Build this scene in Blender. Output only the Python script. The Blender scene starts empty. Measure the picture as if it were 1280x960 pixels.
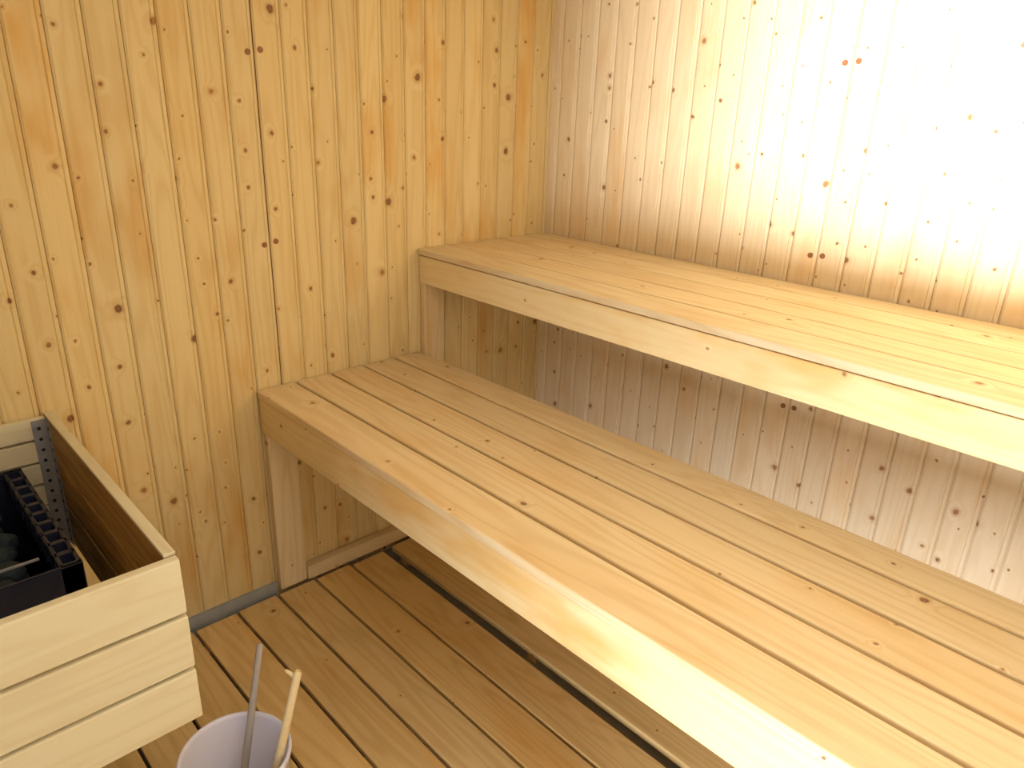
import bpy, bmesh, math, random
from mathutils import Vector, Matrix, noise
random.seed(7)
S=bpy.context.scene
S.view_settings.view_transform='Standard'
S.view_settings.look='None'
S.view_settings.exposure=0.22

# ---------------------------------------------------------------- materials
def lin(c):
    return tuple(((v/255)/12.92 if v/255<=.04045 else ((v/255+.055)/1.055)**2.4) for v in c)+(1,)

def wood(name, base, dark, dens=.5, rmin=.022, rmax=.06, scale=7.0, rough=.6, var=.12, knot=(104,62,32), grain=.5, stain=.35, staincol=(238,196,110), kexp=2.8):
    m=bpy.data.materials.new(name); m.use_nodes=True
    nt=m.node_tree; N=nt.nodes; L=nt.links; N.clear()
    def nd(t,**k):
        n=N.new(t)
        for a,b in k.items(): setattr(n,a,b)
        return n
    def math_(op,a,b=None,c=None):
        n=nd('ShaderNodeMath',operation=op)
        for i,v in enumerate((a,b,c)):
            if v is None: continue
            if isinstance(v,(int,float)): n.inputs[i].default_value=v
            else: L.new(v,n.inputs[i])
        return n.outputs[0]
    def mr(v,a,b,c,d,smooth=False):
        n=nd('ShaderNodeMapRange'); n.interpolation_type='SMOOTHSTEP' if smooth else 'LINEAR'
        for i,x in enumerate((v,a,b,c,d)):
            if isinstance(x,(int,float)): n.inputs[i].default_value=x
            else: L.new(x,n.inputs[i])
        return n.outputs[0]
    def comb(x,y,z=0):
        n=nd('ShaderNodeCombineXYZ')
        for i,v in enumerate((x,y,z)):
            if isinstance(v,(int,float)): n.inputs[i].default_value=v
            else: L.new(v,n.inputs[i])
        return n.outputs[0]
    def noi(v,s,d=2,r=.5):
        n=nd('ShaderNodeTexNoise'); n.inputs['Scale'].default_value=s; n.inputs['Detail'].default_value=d; n.inputs['Roughness'].default_value=r
        L.new(v,n.inputs['Vector']); return n.outputs['Fac']
    def mix(f,a,b,bt='MIX'):
        n=nd('ShaderNodeMix',data_type='RGBA',blend_type=bt)
        for i,v in ((0,f),(6,a),(7,b)):
            if isinstance(v,(int,float,tuple)): n.inputs[i].default_value=v
            else: L.new(v,n.inputs[i])
        return n.outputs[2]
    at=nd('ShaderNodeAttribute',attribute_name='gpos')
    ar=nd('ShaderNodeAttribute',attribute_name='rnd')
    sp=nd('ShaderNodeSeparateXYZ'); L.new(at.outputs['Vector'],sp.inputs[0])
    x,y=sp.outputs[0],sp.outputs[1]; rnd=ar.outputs['Fac']
    wob=noi(comb(x,y),45,2)
    wob2=noi(comb(y,x),38,2)
    kx=math_('ADD',x,math_('MULTIPLY',math_('SUBTRACT',wob,.5),.012))
    ky=math_('MULTIPLY',math_('ADD',y,math_('MULTIPLY',math_('SUBTRACT',wob2,.5),.010)),.9)
    vo=nd('ShaderNodeTexVoronoi',voronoi_dimensions='2D',feature='F1'); vo.inputs['Scale'].default_value=scale
    L.new(comb(kx,ky),vo.inputs['Vector'])
    dist=vo.outputs['Distance']
    sc=nd('ShaderNodeSeparateColor'); L.new(vo.outputs['Color'],sc.inputs[0])
    r=mr(math_('POWER',sc.outputs[0],kexp),0,1,rmin,rmax)
    pres=math_('LESS_THAN',sc.outputs[1],dens)
    ratio=math_('DIVIDE',dist,r)
    kmask=math_('MULTIPLY',mr(ratio,1.25,.55,0,1,True),pres)
    halo=math_('MULTIPLY',mr(ratio,2.4,.9,0,1,True),pres)
    core=mr(ratio,.75,.2,0,1,True)
    flow=math_('MULTIPLY',mr(ratio,5.0,.5,0,1,True),pres)
    nlow=noi(comb(math_('MULTIPLY',x,7.0),math_('MULTIPLY',y,.55),rnd),1.0,2)
    cath=math_('SINE',math_('ADD',math_('MULTIPLY',nlow,80.0),math_('MULTIPLY',flow,7.0)))
    cath=mr(cath,-1,1,0,1)
    cath=math_('POWER',cath,2.2)
    fib=noi(comb(math_('MULTIPLY',math_('ADD',x,math_('MULTIPLY',flow,.006)),260.0),math_('MULTIPLY',y,5.0),rnd),1.0,3,.6)
    fibm=mr(fib,.35,.7,0,1)
    g=math_('ADD',math_('MULTIPLY',cath,.6),math_('MULTIPLY',fibm,.4))
    col=mix(math_('MULTIPLY',g,grain),lin(base),lin(dark))
    st=noi(comb(math_('MULTIPLY',x,5.0),math_('MULTIPLY',y,1.6),rnd),1.0,3,.6)
    col=mix(math_('MULTIPLY',mr(st,.48,.72,0,1,True),stain),col,lin(staincol),'MULTIPLY')
    hs=nd('ShaderNodeHueSaturation')
    L.new(col,hs.inputs['Color'])
    L.new(mr(rnd,0,1,.5-var*.02,.5+var*.05),hs.inputs['Hue'])
    L.new(mr(rnd,0,1,1+var*.6,1-var*.8),hs.inputs['Saturation'])
    L.new(mr(math_('FRACT',math_('MULTIPLY',rnd,7.31)),0,1,1-var,1+var*.4),hs.inputs['Value'])
    col=hs.outputs[0]
    col=mix(math_('MULTIPLY',halo,.38),col,lin((190,140,76)))
    kc=mix(core,lin(knot),lin(tuple(min(255,int(v*1.4)+14) for v in knot)))
    kc=mix(math_('POWER',sc.outputs[2],1.6),kc,lin((160,108,62)))
    col=mix(math_('MULTIPLY',kmask,.9),col,kc)
    bs=nd('ShaderNodeBsdfPrincipled'); L.new(col,bs.inputs['Base Color'])
    L.new(mr(g,0,1,rough,rough+.12),bs.inputs['Roughness'])
    bs.inputs['Specular IOR Level'].default_value=.3
    bp=nd('ShaderNodeBump'); bp.inputs['Strength'].default_value=.12; bp.inputs['Distance'].default_value=.002
    L.new(math_('SUBTRACT',fib,math_('MULTIPLY',kmask,.3)),bp.inputs['Height']); L.new(bp.outputs[0],bs.inputs['Normal'])
    o=nd('ShaderNodeOutputMaterial'); L.new(bs.outputs[0],o.inputs[0])
    return m

def simple(name,c,rough=.5,metal=0,nscale=30,namt=.15,bump=0.0):
    m=bpy.data.materials.new(name); m.use_nodes=True
    nt=m.node_tree;N=nt.nodes;L=nt.links
    bs=N['Principled BSDF']
    tc=N.new('ShaderNodeTexCoord'); no=N.new('ShaderNodeTexNoise'); no.inputs['Scale'].default_value=nscale; no.inputs['Detail'].default_value=4
    L.new(tc.outputs['Object'],no.inputs['Vector'])
    mx=N.new('ShaderNodeMix'); mx.data_type='RGBA'
    a=lin(c); mx.inputs[6].default_value=tuple(v*(1-namt) for v in a[:3])+(1,); mx.inputs[7].default_value=tuple(min(1,v*(1+namt)) for v in a[:3])+(1,)
    L.new(no.outputs['Fac'],mx.inputs[0]); L.new(mx.outputs[2],bs.inputs['Base Color'])
    bs.inputs['Roughness'].default_value=rough; bs.inputs['Metallic'].default_value=metal
    if bump:
        b=N.new('ShaderNodeBump'); b.inputs['Strength'].default_value=bump; b.inputs['Distance'].default_value=.004
        L.new(no.outputs['Fac'],b.inputs['Height']); L.new(b.outputs[0],bs.inputs['Normal'])
    return m

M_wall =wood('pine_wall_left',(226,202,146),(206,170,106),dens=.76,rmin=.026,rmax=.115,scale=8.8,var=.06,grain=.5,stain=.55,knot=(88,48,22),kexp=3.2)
M_wallb=wood('pine_wall_back',(234,213,174),(218,186,138),dens=.74,rmin=.026,rmax=.10,scale=9.2,var=.05,grain=.42,stain=.32,knot=(90,52,28),kexp=3.2)
M_pale =wood('pine_wall_pale',(226,215,198),(212,196,170),dens=.5,rmin=.022,rmax=.08,scale=8.5,var=.05,grain=.4,stain=.2)
M_bench=wood('pine_bench',(228,206,162),(206,173,122),dens=.42,rmin=.02,rmax=.06,scale=6.5,var=.05,grain=.6,stain=.28,knot=(96,62,40))
M_fasc=wood('pine_fascia',(234,211,158),(216,181,120),dens=.34,rmin=.02,rmax=.05,scale=6.0,var=.03,grain=.4,stain=.65)
M_deck =wood('pine_deck',(232,200,138),(200,160,98),dens=.35,rmin=.02,rmax=.06,scale=6.0,var=.09,grain=.6,stain=.35)
M_guard=wood('aspen_guard',(220,210,176),(204,184,140),dens=.15,rmin=.03,rmax=.06,scale=5.0,var=.05,grain=.45,stain=.15)
M_gin  =wood('brown_guard',(172,136,78),(122,90,48),dens=.2,scale=5.0,var=.14,grain=.8,stain=.4)  # darker brown tone for the guard's side boards and corner posts
M_black=simple('heater_steel',(34,38,58),.4,.2,60,.2)
M_stone=simple('sauna_stone',(34,46,50),.85,0,25,.5,.8)
M_metal=simple('galvanised_metal',(150,150,152),.5,.3,40,.2)
M_hole =simple('dark_hole',(12,11,12),.9)
M_seam =simple('seam_gap',(130,92,54),.9)
M_plug =simple('knot_plug',(140,90,52),.6,0,120,.3)
M_conc =simple('concrete',(165,165,160),.8,0,18,.2,.3)
M_buck =simple('bucket_plastic',(224,220,232),.35,0,10,.03)
M_lad1 =simple('ladle_grey_wood',(168,158,148),.55,0,60,.15)
M_lad2 =simple('ladle_pale_wood',(222,200,150),.55,0,60,.12)
M_alu=simple('frame_metal',(170,170,172),.4,.6)

# ---------------------------------------------------------------- helpers
def new_obj(name,me,mats,parent=None):
    ob=bpy.data.objects.new(name,me); S.collection.objects.link(ob)
    for m in mats: me.materials.append(m)
    if parent: ob.parent=parent
    return ob
def empty(name,loc=(0,0,0)):
    e=bpy.data.objects.new(name,None); S.collection.objects.link(e); e.location=(0,0,0); e.empty_display_size=.1; return e

def boards(name,boxes,mat,parent=None,bevel=.003,seg=2,smooth=False):
    """boxes: (x0,x1,y0,y1,z0,z1,long_axis)"""
    V=[];F=[];G=[];R=[]
    for b in boxes:
        lo=Vector((b[0],b[2],b[4])); hi=Vector((b[1],b[3],b[5])); la=b[6]
        bm=bmesh.new(); bmesh.ops.create_cube(bm,size=1)
        for v in bm.verts:
            v.co=Vector([lo[i]+(v.co[i]+.5)*(hi[i]-lo[i]) for i in range(3)])
        if bevel: bmesh.ops.bevel(bm,geom=bm.edges[:],offset=bevel,segments=seg,affect='EDGES',profile=.5)
        bm.verts.ensure_lookup_table()
        off=random.uniform(0,50); off2=random.uniform(0,50); r=random.random(); base=len(V)
        ax=[i for i in range(3) if i!=la]
        for v in bm.verts:
            V.append(v.co[:]); 
            G+= [ (v.co[ax[0]]-lo[ax[0]])+(v.co[ax[1]]-lo[ax[1]])+off, v.co[la]+off2, r*10 ]; R.append(r)
        for f in bm.faces: F.append([base+v.index for v in f.verts])
        bm.free()
    me=bpy.data.meshes.new(name); me.from_pydata(V,[],F)
    a=me.attributes.new('gpos','FLOAT_VECTOR','POINT'); a.data.foreach_set('vector',G)
    a=me.attributes.new('rnd','FLOAT','POINT'); a.data.foreach_set('value',R)
    me.update()
    return new_obj(name,me,[mat],parent)

def panel_wall(name,u0,u1,z0,z1,to3,flip,mat,w=.094,holes=()):
    """tongue-and-groove vertical boards. to3(u,depth,z)->xyz, depth positive = into room. Solid backing included."""
    V=[];F=[];G=[];R=[]
    n=int(round((u1-u0)/w)); w=(u1-u0)/n
    def quad(pts,gs,r):
        b=len(V)
        for p,g in zip(pts,gs): V.append(to3(*p)); G.extend(g); R.append(r)
        F.append([b,b+1,b+2,b+3] if not flip else [b+3,b+2,b+1,b])
    prof=[(0,-.009),(.0018,-.009),(.0020,-.004),(.0085,0),(w-.018,0),(w-.0145,-.003),(w-.011,0),(w-.004,-.0012),(w-.0001,-.004),(w,-.009)]
    for i in range(n):
        a=u0+i*w; off=random.uniform(0,80); o2=random.uniform(0,50); r=random.random()
        segs=[(z0,z1)]
        for (h0,h1,hz0,hz1) in holes:
            if a+w>h0+1e-4 and a<h1-1e-4:
                ns=[]
                for (s0,s1) in segs:
                    if hz1<=s0 or hz0>=s1: ns.append((s0,s1))
                    else: ns+= [(s0,hz0),(hz1,s1)]
                segs=ns
        for (s0,s1) in segs:
            if s1-s0<.01: continue
            for (p,d),(q,e) in zip(prof[:-1],prof[1:]):
                quad([(a+p,d,s0),(a+q,e,s0),(a+q,e,s1),(a+p,d,s1)],
                     [(p+off,s0+o2,r*10),(q+off,s0+o2,r*10),(q+off,s1+o2,r*10),(p+off,s1+o2,r*10)],r)
            quad([(a,-.05,s0),(a,-.05,s1),(a+w,-.05,s1),(a+w,-.05,s0)],[(off,0,0)]*4,r)
            for zz in (s0,s1):
                quad([(a,-.05,zz),(a+w,-.05,zz),(a+w,-.009,zz),(a,-.009,zz)],[(off,0,0)]*4,r)
    me=bpy.data.meshes.new(name); me.from_pydata(V,[],F)
    a=me.attributes.new('gpos','FLOAT_VECTOR','POINT'); a.data.foreach_set('vector',G)
    a=me.attributes.new('rnd','FLOAT','POINT'); a.data.foreach_set('value',R)
    me.update()
    return new_obj(name,me,[mat])

def mesh_bm(name,fn,mats,parent=None,smooth=False):
    bm=bmesh.new(); fn(bm)
    if smooth:
        for f in bm.faces: f.smooth=True
    me=bpy.data.meshes.new(name); bm.to_mesh(me); bm.free()
    return new_obj(name,me,mats,parent)
def bx(bm,x0,x1,y0,y1,z0,z1,mi=0,bev=0):
    r=bmesh.ops.create_cube(bm,size=1); vs=r['verts']
    for v in vs: v.co=Vector((x0+(v.co.x+.5)*(x1-x0),y0+(v.co.y+.5)*(y1-y0),z0+(v.co.z+.5)*(z1-z0)))
    fs={f for v in vs for f in v.link_faces}
    for f in fs: f.material_index=mi
    if bev: bmesh.ops.bevel(bm,geom=list({e for v in vs for e in v.link_edges}),offset=bev,segments=2,affect='EDGES')

# ---------------------------------------------------------------- dimensions
W2,T2,W1,T1,H1,H2=.717,.1383,1.431,.1657,.8388,1.2688
XR,YF,ZC=3.3,-3.3,2.45

# ---------------------------------------------------------------- room
wl=panel_wall('wall_left',-1.337-.0945*21,-1.337+.0945*15,-.06,ZC,lambda u,d,z:(d,u,z),True,M_wall,w=.0945)
wb=panel_wall('wall_back',1.283-.0945*14,1.283+.0945*22,-.06,ZC,lambda u,d,z:(u,-d,z),False,M_wallb,w=.0945)
wr=panel_wall('wall_right',YF-.06,.06,-.06,ZC,lambda u,d,z:(XR-d,u,z),False,M_pale,w=.0945)
HOLES=[(2.33,3.2,1.52,2.25),(1.2,3.2,.35,1.1)]
wf=panel_wall('wall_front',-.02,XR+.02,-.06,ZC,lambda u,d,z:(u,YF+d,z),True,M_pale,w=.0945,holes=HOLES)
mesh_bm('floor',lambda bm:bx(bm,-.05,XR+.05,YF-.05,.05,-.12,-.055),[M_conc])
boards('ceiling',[(-.05,XR+.05,.06-(i+1)*.1135,.06-i*.1135-.001,ZC,ZC+.03,0) for i in range(30)],M_pale,bevel=.002)
mesh_bm('ceiling_backing',lambda bm:bx(bm,-.05,XR+.05,YF-.06,.06,ZC+.03,ZC+.05),[M_conc],bpy.data.objects['ceiling'])
def wfr(x0,x1,z0,z1):
    def f(bm):
        bx(bm,x0,x1,YF-.06,YF+.02,z0,z0+.05,0,.004); bx(bm,x0,x1,YF-.06,YF+.02,z1-.05,z1,0,.004)
        for a in (x0,x1-.05): bx(bm,a,a+.05,YF-.06,YF+.02,z0,z1,0,.004)
    return f
mesh_bm('window_1',wfr(2.26,3.24,1.47,2.3),[M_alu])
mesh_bm('window_2',wfr(1.15,3.24,.3,1.15),[M_alu])

# wood-plug pairs over the nails
def plugs(bm):
    for z in (.815,1.372,1.975):
        for dx in (-.021,.021):
            bmesh.ops.create_cone(bm,cap_ends=True,segments=20,radius1=.0095,radius2=.009,depth=.003,
              matrix=Matrix.Translation((1.283+dx,-.001,z+dx*.1))@Matrix.Rotation(math.pi/2,4,'X'))
mesh_bm('plugs_back',plugs,[M_plug],wb)
def plugs2(bm):
    for z in (1.35,1.945):
        for dx in (-.021,.021):
            bmesh.ops.create_cone(bm,cap_ends=True,segments=20,radius1=.0095,radius2=.009,depth=.003,
              matrix=Matrix.Translation((.001,-1.337+dx,z+dx*.2))@Matrix.Rotation(math.pi/2,4,'Y'))
mesh_bm('plugs_left',plugs2,[M_plug],wl)
mesh_bm('seam_left',lambda bm:bx(bm,-.004,.0003,-1.3379,-1.3363,0,ZC),[M_seam],wl)

# ---------------------------------------------------------------- benches
XB=XR-.01
up=empty('upper_sauna_bench')
g=.006
e=[-W2,-.574,-.431,-.287,-.144,-.012]
boards('slats',[(.004,XB,e[i]+(g/2 if i else -.006),e[i+1]-g/2,H2-.024,H2,0) for i in range(5)],M_bench,up,bevel=.004)
boards('fascia',[(.004,XB,-W2,-W2+.03,H2-T2,H2-.0275,0)],M_fasc,up,bevel=.003)
boards('post',[(.004,.034,-W2+.004,-W2+.105,0,H2-T2+.02,2),(XB-.04,XB,-W2+.004,-W2+.105,0,H2-T2+.02,2)],M_bench,up,bevel=.003)
boards('bearer',[(x,x+.045,-W2+.031,-.012,H2-T2+.02,H2-.025,1) for x in (.036,1.1,2.2,XB-.09)],M_bench,up,bevel=.002)

lo=empty('lower_sauna_bench')
e=[-W1,-1.288,-1.143,-.998,-.848,-W2-.004]; g=.011
boards('slats',[(.004,XB,e[i]+(g/2 if i else -.006),e[i+1]-(g/2 if i<4 else 0),H1-.028,H1,0) for i in range(5)],M_bench,lo,bevel=.0055,seg=3)
boards('fascia',[(.004,XB,-W1,-W1+.03,H1-T1,H1-.030,0)],M_fasc,lo,bevel=.003)
boards('post',[(.004,.036,-W1+.004,-W1+.115,0,H1-T1+.02,2),(XB-.04,XB,-W1+.004,-W1+.115,0,H1-T1+.02,2)],M_bench,lo,bevel=.003)
boards('bearer',[(x,x+.045,-W1+.031,-W2-.01,H1-T1+.03,H1-.029,1) for x in (.038,1.1,2.2,XB-.09)],M_bench,lo,bevel=.002)
boards('bottom_rail',[(.004,.045,-W1+.116,-W2-.004,0,.06,1)],M_bench,lo,bevel=.003)

# ---------------------------------------------------------------- duckboard deck
dk=empty('duckboard')
rows=[]
y=-.975
for k in range(14):
    w=.150
    y1=y; y0=y-w
    if y0<YF+.05: break
    x0=.05 if y0<-1.44 else .06
    rows.append((x0+random.uniform(-.008,.008),XB-.02,y0,y1,-.026,0,0)); y-=w+.011
y=-.06
for k in range(6):
    rows.append((.06,XB-.02,y-.135,y,-.026,0,0)); y-=.146
boards('slats',rows,M_deck,dk,bevel=.004)
boards('joists',[(x,x+.045,YF+.1,-.97,-.055,-.027,1) for x in (.12,.9,1.7,2.5,3.15)],M_deck,dk,bevel=.002)
boards('joists_b',[(x,x+.045,-.92,-.06,-.055,-.027,1) for x in (.12,.9,1.7,2.5,3.15)],M_deck,dk,bevel=.002)
mesh_bm('baseboard_left',lambda bm:bx(bm,.0,.012,YF+.02,-W1-.002,-.055,.028),[M_conc])

# ---------------------------------------------------------------- heater guard
gd=empty('heater_guard')
YB,YL,HB,XF=-2.062,-2.78,.925,.985
zs=[(.792,.925),(.650,.782),(.508,.640)]
boards('front_boards',[(XF-.024,XF,YL,YB,a,b,1) for a,b in zs],M_guard,gd,bevel=.004)
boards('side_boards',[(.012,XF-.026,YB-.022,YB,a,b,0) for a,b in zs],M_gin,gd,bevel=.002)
boards('side_cap',[(.006,XF-.026,YB-.023,YB+.001,HB-.002,HB+.006,0)],M_guard,gd,bevel=.001)
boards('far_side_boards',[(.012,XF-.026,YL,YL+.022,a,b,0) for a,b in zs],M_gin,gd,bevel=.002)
bz=[(.505+i*.071,.505+i*.071+.064) for i in range(6)]
boards('back_boards',[(.008,.028,YL+.024,YB-.024,a,b,1) for a,b in bz],M_guard,gd,bevel=.003)
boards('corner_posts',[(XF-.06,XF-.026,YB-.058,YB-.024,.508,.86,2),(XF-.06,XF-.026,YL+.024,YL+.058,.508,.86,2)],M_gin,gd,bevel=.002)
def br(bm):
    bx(bm,.029,.031,YB-.062,YB-.023,.5,HB-.005)
    bx(bm,.029,.066,YB-.025,YB-.0225,.5,HB-.005)
mesh_bm('bracket',br,[M_metal],gd)
def brh(bm):
    for i in range(12):
        z=.52+i*.034
        bmesh.ops.create_cone(bm,cap_ends=True,segments=12,radius1=.005,radius2=.005,depth=.001,matrix=Matrix.Translation((.0315,YB-.045,z))@Matrix.Rotation(math.pi/2,4,'Y'))
        bmesh.ops.create_cone(bm,cap_ends=True,segments=12,radius1=.005,radius2=.005,depth=.001,matrix=Matrix.Translation((.05,YB-.0255,z))@Matrix.Rotation(math.pi/2,4,'X'))
mesh_bm('bracket_holes',brh,[M_hole],gd)

# ---------------------------------------------------------------- heater
ht=empty('sauna_heater')
hx0,hx1,hy0,hy1,hz0,hz1=.06,.66,-2.66,-2.175,.30,.80
def hb(bm):
    t=.012
    zt=hz1-.075
    bx(bm,hx0,hx1,hy1-t,hy1,hz0,zt); bx(bm,hx0,hx1,hy0,hy0+t,hz0,zt)
    bx(bm,hx1-t,hx1,hy0,hy1,hz0,hz1,0,.003); bx(bm,hx0,hx0+t,hy0,hy1,hz0,hz1)
    bx(bm,hx0,hx1,hy0,hy1,hz0,hz0+.02)
    for (a,b) in ((hy1-.045,hy1),(hy0,hy0+.045)):
        bx(bm,hx0,hx1,a,a+.009,hz1-.02,hz1,0,.002); bx(bm,hx0,hx1,b-.009,b,hz1-.02,hz1,0,.002)
        n=10
        for i in range(n+1):
            x=hx0+(hx1-hx0-.016)*i/n
            bx(bm,x,x+.016,a,b,zt,hz1)
mesh_bm('casing',hb,[M_black],ht)
def st(bm):
    rr=random.Random(3)
    for i in range(7):
        for j in range(6):
            for k in range(2):
                c=Vector((hx0+.05+i*.078+rr.uniform(-.012,.012),hy0+.05+j*.062+rr.uniform(-.012,.012),hz1-.15+k*.045+rr.uniform(-.015,.015)))
                r=bmesh.ops.create_icosphere(bm,subdivisions=2,radius=rr.uniform(.034,.044))
                s=Vector((rr.uniform(.8,1.2),rr.uniform(.8,1.2),rr.uniform(.65,.9))); o=Vector((rr.random()*9,rr.random()*9,0))
                for v in r['verts']:
                    n=noise.noise(v.co*28+o); v.co=v.co*(1+.28*n); v.co=Vector((v.co.x*s.x,v.co.y*s.y,v.co.z*s.z))+c
mesh_bm('stones',st,[M_stone],ht)
mesh_bm('sensor_wire',lambda bm:bx(bm,hx1-.09,hx1-.085,hy0+.02,hy1-.07,hz1-.01,hz1-.005),[M_metal],ht)
mesh_bm('mounting_bracket',lambda bm:bx(bm,.001,hx0,hy0+.1,hy1-.1,hz0+.05,hz0+.18),[M_black],ht)

# ---------------------------------------------------------------- bucket with ladles
bk=empty('sauna_bucket')
BC=Vector((.925,-1.985,0))
def buck(bm):
    prof=[(0,.004),(.098,.004),(.102,.0),(.106,.01),(.128,.27),(.134,.275),(.136,.285),(.133,.292),(.128,.290),(.125,.28),(.102,.02),(0,.018)]
    n=48; rings=[]
    for r,z in prof:
        if r==0: rings.append([bm.verts.new((BC.x,BC.y,z))])
        else: rings.append([bm.verts.new((BC.x+r*math.cos(2*math.pi*i/n),BC.y+r*math.sin(2*math.pi*i/n),z)) for i in range(n)])
    for a,b in zip(rings[:-1],rings[1:]):
        for i in range(n):
            j=(i+1)%n
            if len(a)==1: bm.faces.new((a[0],b[j],b[i]))
            elif len(b)==1: bm.faces.new((a[i],a[j],b[0]))
            else: bm.faces.new((a[i],a[j],b[j],b[i]))
    bmesh.ops.recalc_face_normals(bm,faces=bm.faces)
mesh_bm('pail',buck,[M_buck],bk,True)
def stick(name,p,q,r0,r1,mat):
    p=Vector(p);q=Vector(q); cu=bpy.data.curves.new(name,'CURVE'); cu.dimensions='3D'; cu.bevel_depth=1; cu.bevel_resolution=4; cu.use_fill_caps=True
    sp=cu.splines.new('POLY'); pts=[(p,r0),(p.lerp(q,.5),(r0+r1)/2),(q,r1),(q+(q-p).normalized()*.008,r1*.6)]
    sp.points.add(len(pts)-1)
    for k,(c,r) in enumerate(pts): sp.points[k].co=(*c,1); sp.points[k].radius=r
    ob=bpy.data.objects.new(name,cu); S.collection.objects.link(ob); cu.materials.append(mat); ob.parent=bk
    return ob
stick('ladle_handle_1',(.90,-1.99,.05),(.848,-1.863,.50),.011,.0085,M_lad1)
stick('ladle_handle_2',(.985,-1.965,.05),(.998,-1.838,.50),.013,.010,M_lad2)
stick('ladle_hook_2',(.998,-1.84,.488),(.978,-1.852,.500),.006,.005,M_lad2)
def bowl(bm):
    bmesh.ops.create_uvsphere(bm,u_segments=24,v_segments=12,radius=.05)
    bmesh.ops.delete(bm,geom=[v for v in bm.verts if v.co.z>.012],context='VERTS')
    bmesh.ops.translate(bm,vec=(.905,-2.0,.075),verts=bm.verts)
mesh_bm('ladle_bowl',bowl,[M_lad1],bk,True)

# ---------------------------------------------------------------- lights
def area(name,loc,rot,sx,sy,power,col,spread=180):
    l=bpy.data.lights.new(name,'AREA'); l.shape='RECTANGLE'; l.size=sx; l.size_y=sy; l.energy=power; l.color=col; l.spread=math.radians(spread)
    o=bpy.data.objects.new(name,l); S.collection.objects.link(o); o.location=loc; o.rotation_euler=rot; return o
area('window_light_upper',(2.95,YF-1.0,1.53),(math.radians(93),0,math.radians(6)),.6,.11,96,(.93,.96,1),64)
area('window_light_lower',(2.5,YF-.1,.72),(math.radians(92),0,math.radians(0)),1.3,.6,22,(.80,.86,1),80)
area('ceiling_fill',(2.1,-1.9,ZC-.02),(0,0,0),.7,.7,5.5,(.94,.97,1))  # unseen fill light added under the ceiling to raise the ambient level
w=bpy.data.worlds.new('World'); S.world=w; w.use_nodes=True
w.node_tree.nodes['Background'].inputs[0].default_value=(.8,.88,1,1); w.node_tree.nodes['Background'].inputs[1].default_value=1.0

# ---------------------------------------------------------------- camera
cam=bpy.data.cameras.new('camera'); co=bpy.data.objects.new('camera',cam); S.collection.objects.link(co)
cam.sensor_width=36; cam.lens=916.03/1280*36; cam.clip_start=.02
co.location=(2.35956,-2.466,1.82425); co.rotation_euler=(1.20319,-.03373,.81205)
S.camera=co
